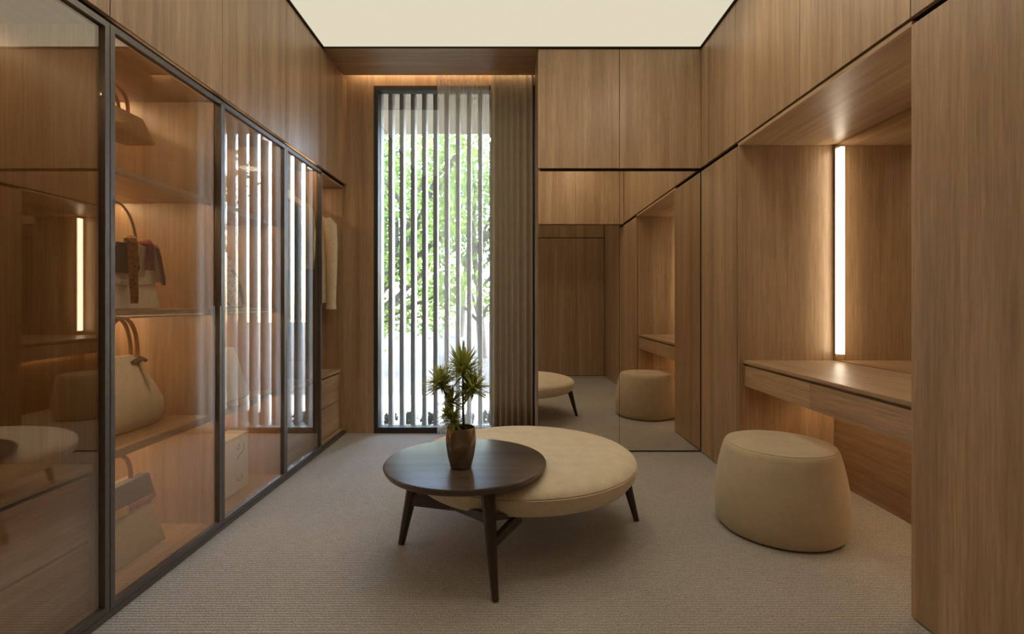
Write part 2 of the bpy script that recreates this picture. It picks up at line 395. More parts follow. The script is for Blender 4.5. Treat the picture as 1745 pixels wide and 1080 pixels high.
# ---------------------------------------------------------------- left wall: overhead cabinets and display cabinets
LJ = [(Y1-0.69, Y1, 'oak overhead cabinet above the glass door nearest the camera'), (Y1, Y2, 'oak overhead cabinet above the shelves of handbags behind glass'),
      (Y2, Y3, 'oak overhead cabinet above the third glass door from the window wall, with the woven bag'), (Y3, Y4, 'oak overhead cabinet above the glass door of the coats'),
      (Y4, YW-0.034, 'oak overhead cabinet above the open hanging space by the window wall')]
for y0, y1, lab in LJ:
    overhead('overhead_cabinet', lab, 'cabinets along the left wall', -XB, -W, y0, y1,
             (-W-0.02, -W, y0+g, y1-g, ZU+0.012, H-0.014), (-XB, -W-0.022, y0+g, y1-g, ZU+0.012, H-0.014))
def shelf_led(t, y0, y1, z, x=-1.93):
    O('light_strip', box(x, x+0.012, y0+0.05, y1-0.05, z-0.006, z-0.0005), led_mat, t)
def glass_door(t, y0, y1, pull=False):
    d = O('glass_door', box(-W-0.018, -W-0.012, y0+0.022, y1-0.022, 0.054, ZU-0.034), bronze_glass, t)
    for a, b in ((y0+0.0015, y0+0.022), (y1-0.022, y1-0.0015)):
        O('stile', box(-W-0.024, -W, a, b, 0.032, ZU-0.012, 0.0008), metal, d)
    O('rail', box(-W-0.024, -W, y0+0.022, y1-0.022, 0.032, 0.054), metal, d)
    O('rail', box(-W-0.024, -W, y0+0.022, y1-0.022, ZU-0.034, ZU-0.012), metal, d)
    if pull:
        O('handle', box(-W, -W+0.008, y1-0.024, y1-0.009, 1.105, ZU-0.03, 0.0008), metal, d)
SH1, SH2, SH3, CT = 1.625, 1.092, 0.575, 0.556
def display(lab, y0, y1, kind, door=True, pull=False):
    t = thing('display_cabinet', lab, 'cabinet', ((-XB-W)/2, (y0+y1)/2, 0.0), 'glass fronted wardrobe units')
    xi, xf = -XB, -W-0.03
    O('back_panel', box(-XB-0.02, -XB, y0, y1, 0.03, ZU), wood_v, t)
    O('side_panel', box(xi, xf, y1-0.02, y1-0.0005, 0.03, ZU-0.024), wood_v, t)
    O('top_panel', box(xi, xf, y0+0.0005, y1-0.0005, ZU-0.02, ZU), wood_y, t)
    O('base_panel', box(xi, xf, y0+0.0005, y1-0.0205, 0.03, 0.048), wood_y, t)
    O('plinth', box(-W-0.03, -W-0.004, y0, y1, 0.003, 0.027), metal, t)
    if kind == 'shelves':
        for z in (SH1, SH2, SH3):
            s = O('shelf', box(xi, -1.465, y0+0.001, y1-0.0205, z-0.022, z, 0.001), wood_y, t)
            O('light_strip', box(-1.93, -1.918, y0+0.05, y1-0.05, z-0.028, z-0.0225), led_mat, s)
            O('strip_hiding_lip', box(-1.470, -1.465, y0+0.001, y1-0.0205, z-0.031, z-0.0222), wood_y, s)  # lip added to keep the front strip out of sight
            O('light_strip', box(-1.484, -1.473, y0+0.05, y1-0.05, z-0.0255, z-0.0225), led_front_fill, s)  # added fill strip under the shelf front, lights the bags
        shelf_led(t, y0, y1, ZU-0.02)
        O('light_strip', box(-1.4575, -1.4475, y0+0.05, y1-0.05, ZU-0.0235, ZU-0.0205), led_front_fill, t)  # added fill strip hidden behind the top door rail
    else:
        O('counter', box(xi, -1.465, y0+0.001, y1-0.0205, CT-0.024, CT, 0.001), wood_y, t)
        for z0, z1 in ((0.054, 0.285), (0.293, CT-0.04)):
            O('drawer', box(-XB+0.02, -1.475, y0+0.003, y1-0.0225, z0, z1, 0.0015), wood_y, t)
        O('light_strip', box(-1.93, -1.918, y0+0.05, y1-0.05, ZU-0.026, ZU-0.0205), led_mat if kind == 'hanging' else led_dim, t)
        if kind == 'hanging' and door: O('light_strip', box(-1.4575, -1.4475, y0+0.05, y1-0.05, ZU-0.0235, ZU-0.0205), led_mat, t)  # front strip added to bring out the hanging coat
    if kind == 'hanging':
        O('rail', tube([(-1.74, y0+0.001, 1.985), (-1.74, y1-0.0205, 1.985)], 0.011, 12), metal, t, True)
    if door: glass_door(t, y0, y1, pull)
    return t
cab1 = display('bronze glass wardrobe nearest the camera, with drawers under an empty counter', Y1-0.69, Y1, 'counter')
cab2 = display('bronze glass display cabinet holding four handbags on lit shelves', Y1, Y2, 'shelves', True, True)
cab3 = display('bronze glass display cabinet with woven and white bags, beside the coats', Y2, Y3, 'shelves')
cab4 = display('bronze glass wardrobe with the beige shouldered coat over drawers', Y3, Y4, 'hanging', True, True)
cab5 = display('doorless wardrobe bay with a cream jacket over drawers, by the window wall', Y4, YW-0.035, 'hanging', False)
O('glass_shelf', box(-XB+0.001, -1.47, Y1+0.001, Y2-0.0205, 1.812, 1.82), clear_acrylic, cab2)

# ---------------------------------------------------------------- right wall
RJ = [(0.9, N0, 'oak overhead cabinet in the top right corner, nearest the camera'), (N0, 2.466, 'oak overhead cabinet above the near half of the vanity desk'), (2.466, 3.168, 'oak overhead cabinet above the far half of the vanity desk'), (3.168, D+0.001, 'oak overhead cabinet above the tall door beside the mirrors')]
for y0, y1, lab in RJ:
    overhead('overhead_cabinet', lab, 'cabinets along the right wall', W, XB, y0, y1,
             (W, W+0.02, y0+g, y1-g, ZU+0.016, H-0.014), (W+0.022, XB, y0+g, y1-g, ZU+0.016, H-0.014))
def tall(lab, y0, y1):
    t = thing('tall_cabinet', lab, 'cabinet', ((W+XB)/2, (y0+y1)/2, 0.0), 'tall oak cabinets')
    O('door', box(W, W+0.02, y0+g, y1-g, 0.006, ZU-0.014, 0.0008), wood_v, t)
    O('carcass', box(W+0.022, XB, y0+g, y1-g, 0.006, ZU-0.014), shadow_gap, t)
tall('tall oak cabinet door between the mirror doors and the vanity niche', N1+0.02, D-0.003)
tall('tall oak cabinet door filling the right edge nearest the camera', 0.9, N0-0.002)
S('wall_side_right', box(W, 2.045, YB-0.02, 0.898, 0.0, H), wood_v)
# niche linings
S('trim_9', box(W+0.006, XB+0.02, N0+0.001, N1+0.018, ZU-0.012, ZU+0.006), wood_y)          # soffit of the niche
S('wall_niche_end', box(W+0.004, XB, N1, N1+0.018, 0.0, ZU-0.014), wood_v)
S('wall_niche_near', box(W+0.024, XB, N0-0.001, N0+0.014, 0.0, ZU-0.014), wood_v)
S('wall_niche_back', box(XB, XB+0.02, N0, N1, 0.0, 0.74), wood_y)
vm = thing('vanity_mirror', 'bronze tinted mirror lining the vanity niche above the desk', 'mirror', (XB, (N0+N1)/2, 0.762))
O('mirror_pane', box(XB, XB+0.006, N0+0.016, N1-0.002, 0.762, ZU-0.014), mirror_mat, vm)
O('backing_board', box(XB+0.0062, XB+0.02, N0+0.016, N1-0.002, 0.762, ZU-0.014), shadow_gap, vm)
for y0, y1, lab in ((3.044, 3.098, 'vertical warm light strip on the vanity mirror at its far end'), (N0+0.05, N0+0.118, 'vertical warm light strip on the vanity mirror at its near end, behind the tall door')):
    t = thing('light_strip', lab, 'light', (XB-0.006, (y0+y1)/2, 0.806), 'vanity light strips')
    O('diffuser', box(XB-0.012, XB-0.0005, y0, y1, 0.806, 2.075, 0.001), strip_mat, t)
    O('profile', box(XB-0.009, XB-0.0005, y1+0.0005, y1+0.012, 0.79, 2.09), wood_v, t)
desk = thing('vanity_desk', 'wall hung oak vanity desk with two drawers in the lit niche', 'desk', ((W+XB)/2, (N0+N1)/2, 0.6))
O('desk_top', box(W+0.03, XB-0.001, N0+0.016, N1-0.002, 0.742, 0.76, 0.0012), wood_y, desk)
O('drawer_box', box(W+0.06, XB-0.06, N0+0.018, N1-0.004, 0.605, 0.738), wood_y, desk)
for y0, y1 in ((N0+0.018, 2.437), (2.440, N1-0.004)):
    O('drawer', box(W+0.038, W+0.058, y0, y1, 0.6, 0.727, 0.001), wood_y, desk)
O('light_strip', box(XB-0.045, XB-0.03, N0+0.05, N1-0.04, 0.612, 0.622), desk_led, desk)

# ---------------------------------------------------------------- curtains
def pleats(x0, x1, y, z0, z1, n, amp, seg, jitter=0.25, flare=0.0, seed=1):
    rnd = random.Random(seed); bm = bmesh.new()
    ph = [rnd.uniform(-jitter, jitter) for _ in range(n+2)]; am = [rnd.uniform(0.75, 1.15) for _ in range(n+2)]
    zs = [z0+(z1-z0)*k/10 for k in range(11)]
    rows = []
    for z in zs:
        s = 1-(z-z0)/(z1-z0); row = []
        for i in range(seg+1):
            u = i/seg; q = u*n; k = int(q)
            a = amp*(am[k]*(1-(q-k))+am[k+1]*(q-k))*(0.75+0.35*s)
            p = ph[k]*(1-(q-k))+ph[k+1]*(q-k)
            ang = 2*PI*(q+p*0.5)
            xx = x0+(x1-x0)*u + 0.35*a*math.sin(2*ang)*0.6 + flare*s*(u-0.5)
            row.append(bm.verts.new((xx, y+a*math.sin(ang), z)))
        rows.append(row)
    for a, b in zip(rows, rows[1:]):
        for i in range(seg): bm.faces.new((a[i], a[i+1], b[i+1], b[i]))
    return bm
sh = O('sheer_curtain', pleats(-0.63, -0.192, 4.222, 0.012, 3.11, 15, 0.017, 300, 0.2, 0, 3), sheer_mat, None, True, origin=(-0.4, 4.222, 0.012))
tag(sh, 'translucent white sheer curtain in fine pleats across the window', 'curtain')
ct = O('drape', pleats(-0.182, BX-0.018, 4.236, 0.008, 3.1, 7, 0.042, 240, 0.35, 0.0, 5), curtain_mat, None, True, origin=(0.0, 4.24, 0.008))
md = ct.modifiers.new('thick', 'SOLIDIFY'); md.thickness = 0.004; md.offset = 0
tag(ct, 'taupe floor length drape gathered in deep folds beside the mirror doors', 'curtain')

# ---------------------------------------------------------------- ottoman, coffee table, pouf
OX, OY = 0.06, 2.52
ot = thing('ottoman', 'large round oatmeal wool ottoman partly under the coffee table', 'ottoman', (OX, OY, 0.0))
prof = [(0.40, 0.250), (0.485, 0.251), (0.515, 0.262), (0.540, 0.296), (0.545, 0.328), (0.547, 0.337), (0.541, 0.3405), (0.5445, 0.344), (0.540, 0.354), (0.520, 0.368), (0.47, 0.382), (0.38, 0.394), (0.25, 0.402), (0.12, 0.405), (0.01, 0.406)]
prof = [(r*1.018, z) for r, z in prof]
O('cushion', lathe(OX, OY, prof, 96), wool_ottoman, ot, True)
O('seat_frame', hoop(OX, OY, [(0.36, 0.228), (0.375, 0.228), (0.375, 0.2495), (0.36, 0.2495)], 64), walnut, ot, True)
def splay_leg(cx, cy, ang, r0, z0, r1, w0, w1, parent, name='leg', z1=0.003):
    c, s = math.cos(ang), math.sin(ang)
    p0, p1 = Vector((cx+r0*c, cy+r0*s, z0)), Vector((cx+r1*c, cy+r1*s, z1))
    rad = Vector((c, s, 0)); tan = Vector((-s, c, 0)); rs = []
    for k in range(5):
        f = k/4; p = p0.lerp(p1, f); h = (w0*(1-f)+w1*f)/2
        rs.append([p+rad*h*a+tan*h*0.8*b for a, b in ((1, .5), (.5, 1), (-.5, 1), (-1, .5), (-1, -.5), (-.5, -1), (.5, -1), (1, -.5))])
    bm = bmesh.new(); rings(bm, rs); return O(name, bm, walnut, parent)
for a in (4, 98):
    splay_leg(OX, OY, math.radians(a), 0.515, 0.2485, 0.580, 0.05, 0.026, ot)
    c, s = math.cos(math.radians(a)), math.sin(math.radians(a))
    O('cross_rail', tube([(OX+0.03*c, OY+0.03*s, 0.234), (OX+0.5*c, OY+0.5*s, 0.234)], 0.014, 8), walnut, ot)

TX, TY, TZ, TR = -0.203, 2.19, 0.43, 0.353
tb = thing('coffee_table', 'low round dark wood coffee table overlapping the ottoman', 'table', (TX, TY, 0.0))
bm = lathe(TX, TY, [(0.01, TZ-0.036), (TR-0.045, TZ-0.036), (TR-0.012, TZ-0.028), (TR-0.002, TZ-0.014), (TR, TZ-0.006), (TR-0.003, TZ-0.001), (TR-0.008, TZ), (0.01, TZ)], 96)
O('tabletop', bm, dark_x, tb, True)
hub = Vector((-0.235, 2.085, 0.36))
L1, L2 = math.radians(-66), math.radians(158)
splay_leg(TX, TY, L1, 0.265, TZ-0.037, 0.345, 0.062, 0.030, tb)
splay_leg(TX, TY, L2, 0.245, TZ-0.037, 0.335, 0.062, 0.030, tb)
def bar(p, q, hw, hh, parent, name, hh2=None):
    p, q = Vector(p), Vector(q); t = (q-p).normalized(); s = t.cross(Vector((0, 0, 1))).normalized(); u = s.cross(t)
    bm = bmesh.new(); hh2 = hh2 or hh
    rings(bm, [[p+s*hw*a+u*hh*b for a, b in ((1, 1), (-1, 1), (-1, -1), (1, -1))], [q+s*hw*a+u*hh2*b for a, b in ((1, 1), (-1, 1), (-1, -1), (1, -1))]])
    return O(name, bm, walnut, parent)
l1 = lambda f: Vector((TX+(0.265+0.08*f)*math.cos(L1), TY+(0.265+0.08*f)*math.sin(L1), (TZ-0.037)*(1-f)))
l2 = lambda f: Vector((TX+(0.245+0.09*f)*math.cos(L2), TY+(0.245+0.09*f)*math.sin(L2), (TZ-0.037)*(1-f)))
J = Vector((-0.262, 2.205, 0.228))
bar(l2(0.44), J + Vector((0.012, 0, 0)), 0.013, 0.028, tb, 'rail', 0.022)
bar(J + Vector((0.0, -0.008, 0.004)), l1(0.27), 0.012, 0.016, tb, 'rail', 0.018)
bar(l1(0.52)+Vector((0, 0.012, 0)), Vector((0.03, 2.05, 0.243)), 0.011, 0.016, tb, 'support_bracket', 0.022)
bar(l1(0.27)+Vector((0, 0.012, 0)), Vector((0.03, 2.06, 0.245)), 0.010, 0.012, tb, 'support_bracket', 0.008)

PX, PY = 1.342, 2.505
pf = thing('pouf', 'barrel shaped beige upholstered pouf at the vanity desk', 'pouf', (PX, PY, 0.0))
pp = [(0.255, 0.004), (0.279, 0.008), (0.289, 0.02), (0.298, 0.06), (0.303, 0.11), (0.302, 0.16), (0.296, 0.23), (0.286, 0.29), (0.273, 0.35), (0.262, 0.39), (0.255, 0.409), (0.248, 0.416)]
O('body', lathe(PX, PY, pp + [(0.244, 0.417)], 80), wool_pouf, pf, True)
O('seat_pad', lathe(PX, PY, [(0.243, 0.416), (0.245, 0.4185), (0.236, 0.4215), (0.15, 0.424), (0.01, 0.425)], 80), wool_pouf, pf, True)
O('piping', (lambda bm: bm)(tube([(PX+0.2465*math.cos(2*PI*i/64), PY+0.2465*math.sin(2*PI*i/64), 0.4175) for i in range(65)], 0.0022, 6)), wool_pouf, pf, True)

# ---------------------------------------------------------------- potted plant
QX, QY = -0.215, 2.10
pl = thing('potted_plant', 'small spiky dracaena in a bronze pot on the coffee table', 'plant', (QX, QY, TZ))
z = TZ+0.0008
bm = lathe(QX, QY, [(0.040, z), (0.044, z+0.004), (0.056, z+0.05), (0.0625, z+0.095), (0.0635, z+0.12), (0.0605, z+0.15), (0.0575, z+0.166), (0.0545, z+0.168), (0.0535, z+0.164), (0.056, z+0.14), (0.054, z+0.135)], 48)
O('pot', bm, pot_mat, pl, True)
O('soil', lathe(QX, QY, [(0.0535, z+0.137), (0.0535, z+0.146), (0.01, z+0.150)], 32), soil, pl, True)
def pt(px, py, y=QY): return Vector(((px-872.5)*y/F, y, EYE-(py-516)*y/F))
def spikes(bm, c, n, L, wd, up=0.3, rnd=random, lo=-0.35):
    for i in range(n):
        th = rnd.uniform(0, 2*PI); el = rnd.uniform(lo, 1.15) if rnd.random() < 0.8 else rnd.uniform(0.6, 1.5)
        d = Vector((math.cos(th)*math.cos(el), math.sin(th)*math.cos(el), math.sin(el)))
        l = L*rnd.uniform(0.7, 1.1); s = d.cross(Vector((0, 0, 1)))
        s = s.normalized() if s.length > 0.05 else Vector((1, 0, 0))
        nrm = s.cross(d); base = c + Vector((0, 0, rnd.uniform(-0.25, 0.1)*L))
        pts = []
        for k, (f, ww) in enumerate(((0.02, 0.5), (0.3, 1.0), (0.65, 0.75), (1.0, 0.05))):
            p = base + d*l*f + Vector((0, 0, -0.22*l*f*f*(1.0 if el < 0.8 else 0.3)))
            pts.append((p - s*wd*ww, p + nrm*wd*0.35*ww*-1, p + s*wd*ww))
        prev = None
        for a, b, cc in pts:
            row = [bm.verts.new(a), bm.verts.new(b), bm.verts.new(cc)]
            if prev:
                bm.faces.new((prev[0], prev[1], row[1], row[0])); bm.faces.new((prev[1], prev[2], row[2], row[1]))
            prev = row
rnd = random.Random(11)
for (px, py, dy, n, L) in ((789, 628, 0.0, 170, 0.105), (752, 652, 0.01, 130, 0.088), (806, 662, -0.012, 140, 0.085), (770, 684, -0.01, 90, 0.065), (793, 668, 0.02, 40, 0.045), (772, 714, 0.0, 80, 0.055), (762, 705, 0.01, 40, 0.045)):
    bm = bmesh.new(); spikes(bm, pt(px, py, QY+dy), n, L*1.2, 0.0052, rnd=rnd)
    O('leaf_cluster', bm, leaf_p, pl, kind='stuff')
base = Vector((QX, QY, z+0.146))
O('stem', tube([base+Vector((0.012, 0, 0)), pt(789, 690), pt(789, 655), pt(789, 630)], [0.0052, 0.0048, 0.0045, 0.004], 8), bark, pl, True)
O('stem', tube([base+Vector((-0.02, 0, 0)), pt(770, 700), pt(760, 672), pt(752, 655)], [0.0052, 0.0045, 0.004, 0.0035], 8), bark, pl, True)
O('stem', tube([pt(789, 690), pt(796, 680), pt(804, 668)], [0.004, 0.0036, 0.003], 8), bark, pl, True)

# ---------------------------------------------------------------- handbags (length along y, front towards +x)
def bag_body(x, y0, y1, z, h, d0, d1, inset, bev=0.008):
    """tapered body: depth d0 at the base, d1 at the top, ends leaning in by inset"""
    bm = bmesh.new(); rs = []
    for f in (0.0, 0.5, 1.0):
        d = (d0*(1-f)+d1*f)/2; i = inset*f
        rs.append([(x-d, y0+i, z+h*f), (x+d, y0+i, z+h*f), (x+d, y1-i, z+h*f), (x-d, y1-i, z+h*f)])
    rings(bm, rs)
    bmesh.ops.bevel(bm, geom=[e for e in bm.edges], offset=bev, segments=3, affect='EDGES', profile=0.5)
    return bm
# brown leather bag on the glass shelf
bx = -1.66; zz = 1.821
b1 = thing('handbag', 'small brown leather top handle bag high on the clear shelf under the cabinet top', 'bag', (bx, 2.08, zz), 'handbags in the display cabinets')
O('body', bag_body(bx, 1.86, 2.228, zz+0.012, 0.098, 0.13, 0.07, 0.03, 0.006), leather_brown, b1, True)
O('base_panel', box(bx-0.068, bx+0.068, 1.857, 2.231, zz+0.0002, zz+0.022, 0.005), leather_trim, b1)
O('clasp_strap', box(bx+0.062, bx+0.070, 1.94, 2.04, zz+0.03, zz+0.046, 0.002), gold, b1)
for dx in (-0.02, 0.02):
    O('handle', tube(arc((bx+dx, 1.95, zz+0.105), (bx+dx, 2.13, zz+0.105), 0.10, 18, power=0.6), 0.007, 8), leather_trim, b1, True)
# white boxy bag with scarves
bx = -1.63; zz = SH2+0.0008
b2 = thing('handbag', 'ivory flap handbag with a thin round handle and scarves, on the middle shelf', 'bag', (bx, 2.05, zz), 'handbags in the display cabinets')
O('body', bag_body(bx, 1.84, 2.216, zz, 0.265, 0.14, 0.06, 0.018, 0.008), leather_white, b2, True)
O('flap', prism([(1.856, zz+0.272), (2.200, zz+0.272), (2.208, zz+0.115), (2.14, zz+0.108), (2.03, zz+0.095), (1.92, zz+0.108), (1.848, zz+0.115)], bx+0.030, bx+0.066, 0.003), leather_white, b2)
O('handle', tube(arc((bx, 1.935, zz+0.264), (bx, 2.165, zz+0.264), 0.18, 22), 0.005, 8), leather_flap, b2, True)
for y in (2.0, 2.10):
    O('handle_ring', lathe(bx+0.01, y, [(0.002, zz+0.272), (0.012, zz+0.276), (0.014, zz+0.287), (0.010, zz+0.298), (0.002, zz+0.302)], 12), leather_trim, b2, True)
def ribbon(name, cols, parent, pts, w0, w1, x_of, thick=0.006, n=1):
    """hanging cloth strip in the (y, z) plane with gentle folds"""
    bm = bmesh.new(); rows = []
    for k, (y, zc) in enumerate(pts):
        f = k/(len(pts)-1); hw = (w0*(1-f)+w1*f)/2; row = []
        for j in range(9):
            u = j/8-0.5
            row.append(bm.verts.new((x_of(f)+0.006*math.cos(u*4*PI), y+u*2*hw, zc)))
        rows.append(row)
    for a, b in zip(rows, rows[1:]):
        for i in range(8): bm.faces.new((a[i], a[i+1], b[i+1], b[i]))
    bmesh.ops.solidify(bm, geom=list(bm.faces), thickness=thick)
    return O(name, bm, cols, parent, True)
sx = bx+0.086
s1 = thing('scarf', 'black and tan patterned silk scarf tied over the front of the ivory bag', 'scarf', (sx, 2.05, zz+0.1), 'silk scarves on the ivory bag')
ribbon('panel', silk_black, s1, [(2.000, zz+0.268), (1.995, zz+0.240), (1.995, zz+0.190), (2.000, zz+0.145)], 0.11, 0.15, lambda f: sx-0.004)
ribbon('tail', scarf_pattern, s1, [(2.005, zz+0.275), (2.005, zz+0.210), (2.010, zz+0.130), (2.015, zz+0.070), (2.017, zz+0.025)], 0.06, 0.035, lambda f: sx+0.014)
O('knot', lathe(sx+0.01, 2.005, [(0.004, zz+0.268), (0.02, zz+0.274), (0.024, zz+0.285), (0.015, zz+0.297), (0.003, zz+0.30)], 16), scarf_pattern, s1, True)
s2 = thing('scarf', 'burgundy and white striped silk scarf knotted at the right end of the ivory bag', 'scarf', (sx, 2.132, zz+0.12), 'silk scarves on the ivory bag')
ribbon('tail', silk_white, s2, [(2.087, zz+0.265), (2.082, zz+0.220), (2.072, zz+0.170), (2.067, zz+0.135)], 0.03, 0.05, lambda f: sx+0.0)
ribbon('tail', silk_red, s2, [(2.112, zz+0.270), (2.109, zz+0.220), (2.107, zz+0.165)], 0.035, 0.055, lambda f: sx+0.010)
ribbon('tail', silk_white, s2, [(2.147, zz+0.262), (2.167, zz+0.210), (2.182, zz+0.155), (2.187, zz+0.115)], 0.035, 0.05, lambda f: sx-0.002)
ribbon('tail', silk_red, s2, [(2.154, zz+0.262), (2.172, zz+0.200), (2.187, zz+0.140), (2.190, zz+0.105)], 0.012, 0.022, lambda f: sx+0.012)
O('knot', tube([(sx, 2.072, zz+0.275), (sx+0.008, 2.107, zz+0.280), (sx, 2.137, zz+0.268), (sx, 2.167, zz+0.272)], [0.008, 0.016, 0.014, 0.007], 10), silk_red, s2, True)
# slouchy cream tote
bx = -1.68; zz = SH3+0.0008
b3 = thing('handbag', 'cream slouchy leather tote with brown handles, on the shelf below the ivory bag', 'bag', (bx, 2.08, zz), 'handbags in the display cabinets')
bm = bmesh.new(); rs = []
for f, hl, hd in ((0.0, 0.195, 0.062), (0.02, 0.215, 0.07), (0.16, 0.232, 0.085), (0.34, 0.222, 0.085), (0.55, 0.18, 0.07), (0.78, 0.13, 0.045), (0.95, 0.105, 0.024), (1.0, 0.10, 0.014)):
    rs.append([(bx+hd*(abs(math.cos(a))**0.7)*(1 if math.cos(a) > 0 else -1), 2.13+hl*(abs(math.sin(a))**0.75)*(1 if math.sin(a) > 0 else -1), zz+0.315*f) for a in [2*PI*i/28 for i in range(28)]])
rings(bm, rs); O('body', bm, leather_cream, b3, True)
for dx in (-0.012, 0.014):
    O('handle', tube(arc((bx+dx, 2.045, zz+0.31), (bx+dx*1.2, 2.215, zz+0.31), 0.17, 16, power=0.8), 0.008, 8), leather_trim, b3, True)
O('tie', tube([(bx+0.036, 2.16, zz+0.285), (bx+0.042, 2.20, zz+0.297), (bx+0.036, 2.24, zz+0.287)], [0.008, 0.014, 0.008], 10), leather_flap, b3, True)
O('pleat', tube([(bx+0.040, 2.20, zz+0.285), (bx+0.068, 2.202, zz+0.21), (bx+0.0855, 2.204, zz+0.14)], [0.014, 0.009, 0.002], 8, flat=0.5), leather_cream, b3, True)
# taupe flap bag on the base
bx = -1.65; zz = 0.0488
b4 = thing('handbag', 'taupe trapezoid handbag with dark flap and brass clasp, on the cabinet floor', 'bag', (bx, 2.05, zz), 'handbags in the display cabinets')
O('body', bag_body(bx, 1.80, 2.275, zz, 0.32, 0.15, 0.05, 0.085, 0.006), leather_taupe, b4, True)
O('flap', (lambda: prism([(1.872, zz+0.325), (2.200, zz+0.325), (2.228, zz+0.235), (2.236, zz+0.20), (1.838, zz+0.20), (1.846, zz+0.235)], bx+0.012, bx+0.052, 0.004))(), leather_flap, b4)
O('strap', box(bx+0.048, bx+0.058, 1.845, 2.232, zz+0.205, zz+0.228, 0.003), pink_leather, b4)
O('clasp', box(bx+0.056, bx+0.064, 1.99, 2.065, zz+0.198, zz+0.234, 0.003), gold, b4)
O('handle', tube(arc((bx+0.022, 1.95, zz+0.32), (bx+0.022, 2.13, zz+0.32), 0.125, 18, power=0.75), 0.009, 8), leather_trim, b4, True)
# bags of the third bay
bx = -1.62; zz = SH2+0.0008
b5 = thing('handbag', 'woven straw bag on the middle shelf of the bay beside the coats', 'bag', (bx, 2.76, zz), 'handbags in the display cabinets')
bm = bmesh.new(); rs = []
for f, hl, hd in ((0, 0.15, 0.06), (0.03, 0.16, 0.07), (0.4, 0.155, 0.07), (0.75, 0.13, 0.05), (1.0, 0.105, 0.03)):
    rs.append([(bx+hd*math.cos(2*PI*i/24), 2.79+hl*math.sin(2*PI*i/24), zz+0.23*f) for i in range(24)])
rings(bm, rs); O('body', bm, weave, b5, True)
O('handle', tube(arc((bx, 2.72, zz+0.222), (bx, 2.875, zz+0.222), 0.085, 14), 0.008, 8), weave, b5, True)
O('strap', tube([(bx+0.045, 2.81, zz+0.215), (bx+0.073, 2.84, zz+0.12), (bx+0.076, 2.87, zz+0.02)], 0.010, 8, flat=0.5), leather_trim, b5, True)
zz = SH3+0.0008
b6 = thing('handbag', 'plain white triangular tote on the lowest raised shelf beside the coats', 'bag', (bx, 2.75, zz), 'handbags in the display cabinets')
O('body', bag_body(bx, 2.56, 2.955, zz, 0.29, 0.14, 0.05, 0.085, 0.006), leather_white, b6, True)
O('handle', tube(arc((bx, 2.70, zz+0.285), (bx, 2.81, zz+0.285), 0.10, 14), 0.006, 8), leather_trim, b6, True)
zz = 0.0488
b7 = thing('box_bag', 'upright white box bag with black scroll drawings on the cabinet floor', 'bag', (bx, 2.78, zz), 'handbags in the display cabinets')
O('body', box(bx-0.06, bx+0.06, 2.62, 2.955, zz, zz+0.315, 0.006), leather_white, b7)
O('lid', box(bx-0.062, bx+0.062, 2.618, 2.957, zz+0.300, zz+0.318, 0.004), leather_cream, b7)
fx = bx+0.0605
for pts in ([(2.84, 0.27), (2.86, 0.25), (2.845, 0.235), (2.83, 0.25)], [(2.89, 0.265), (2.90, 0.24), (2.89, 0.215), (2.865, 0.205), (2.84, 0.195), (2.83, 0.175)], [(2.83, 0.075), (2.845, 0.055), (2.87, 0.052), (2.885, 0.07), (2.88, 0.085)], [(2.845, 0.085), (2.83, 0.06)]):
    O('scroll_mark', tube([(fx, y, zz+q) for y, q in pts], 0.0022, 6), black, b7, True)

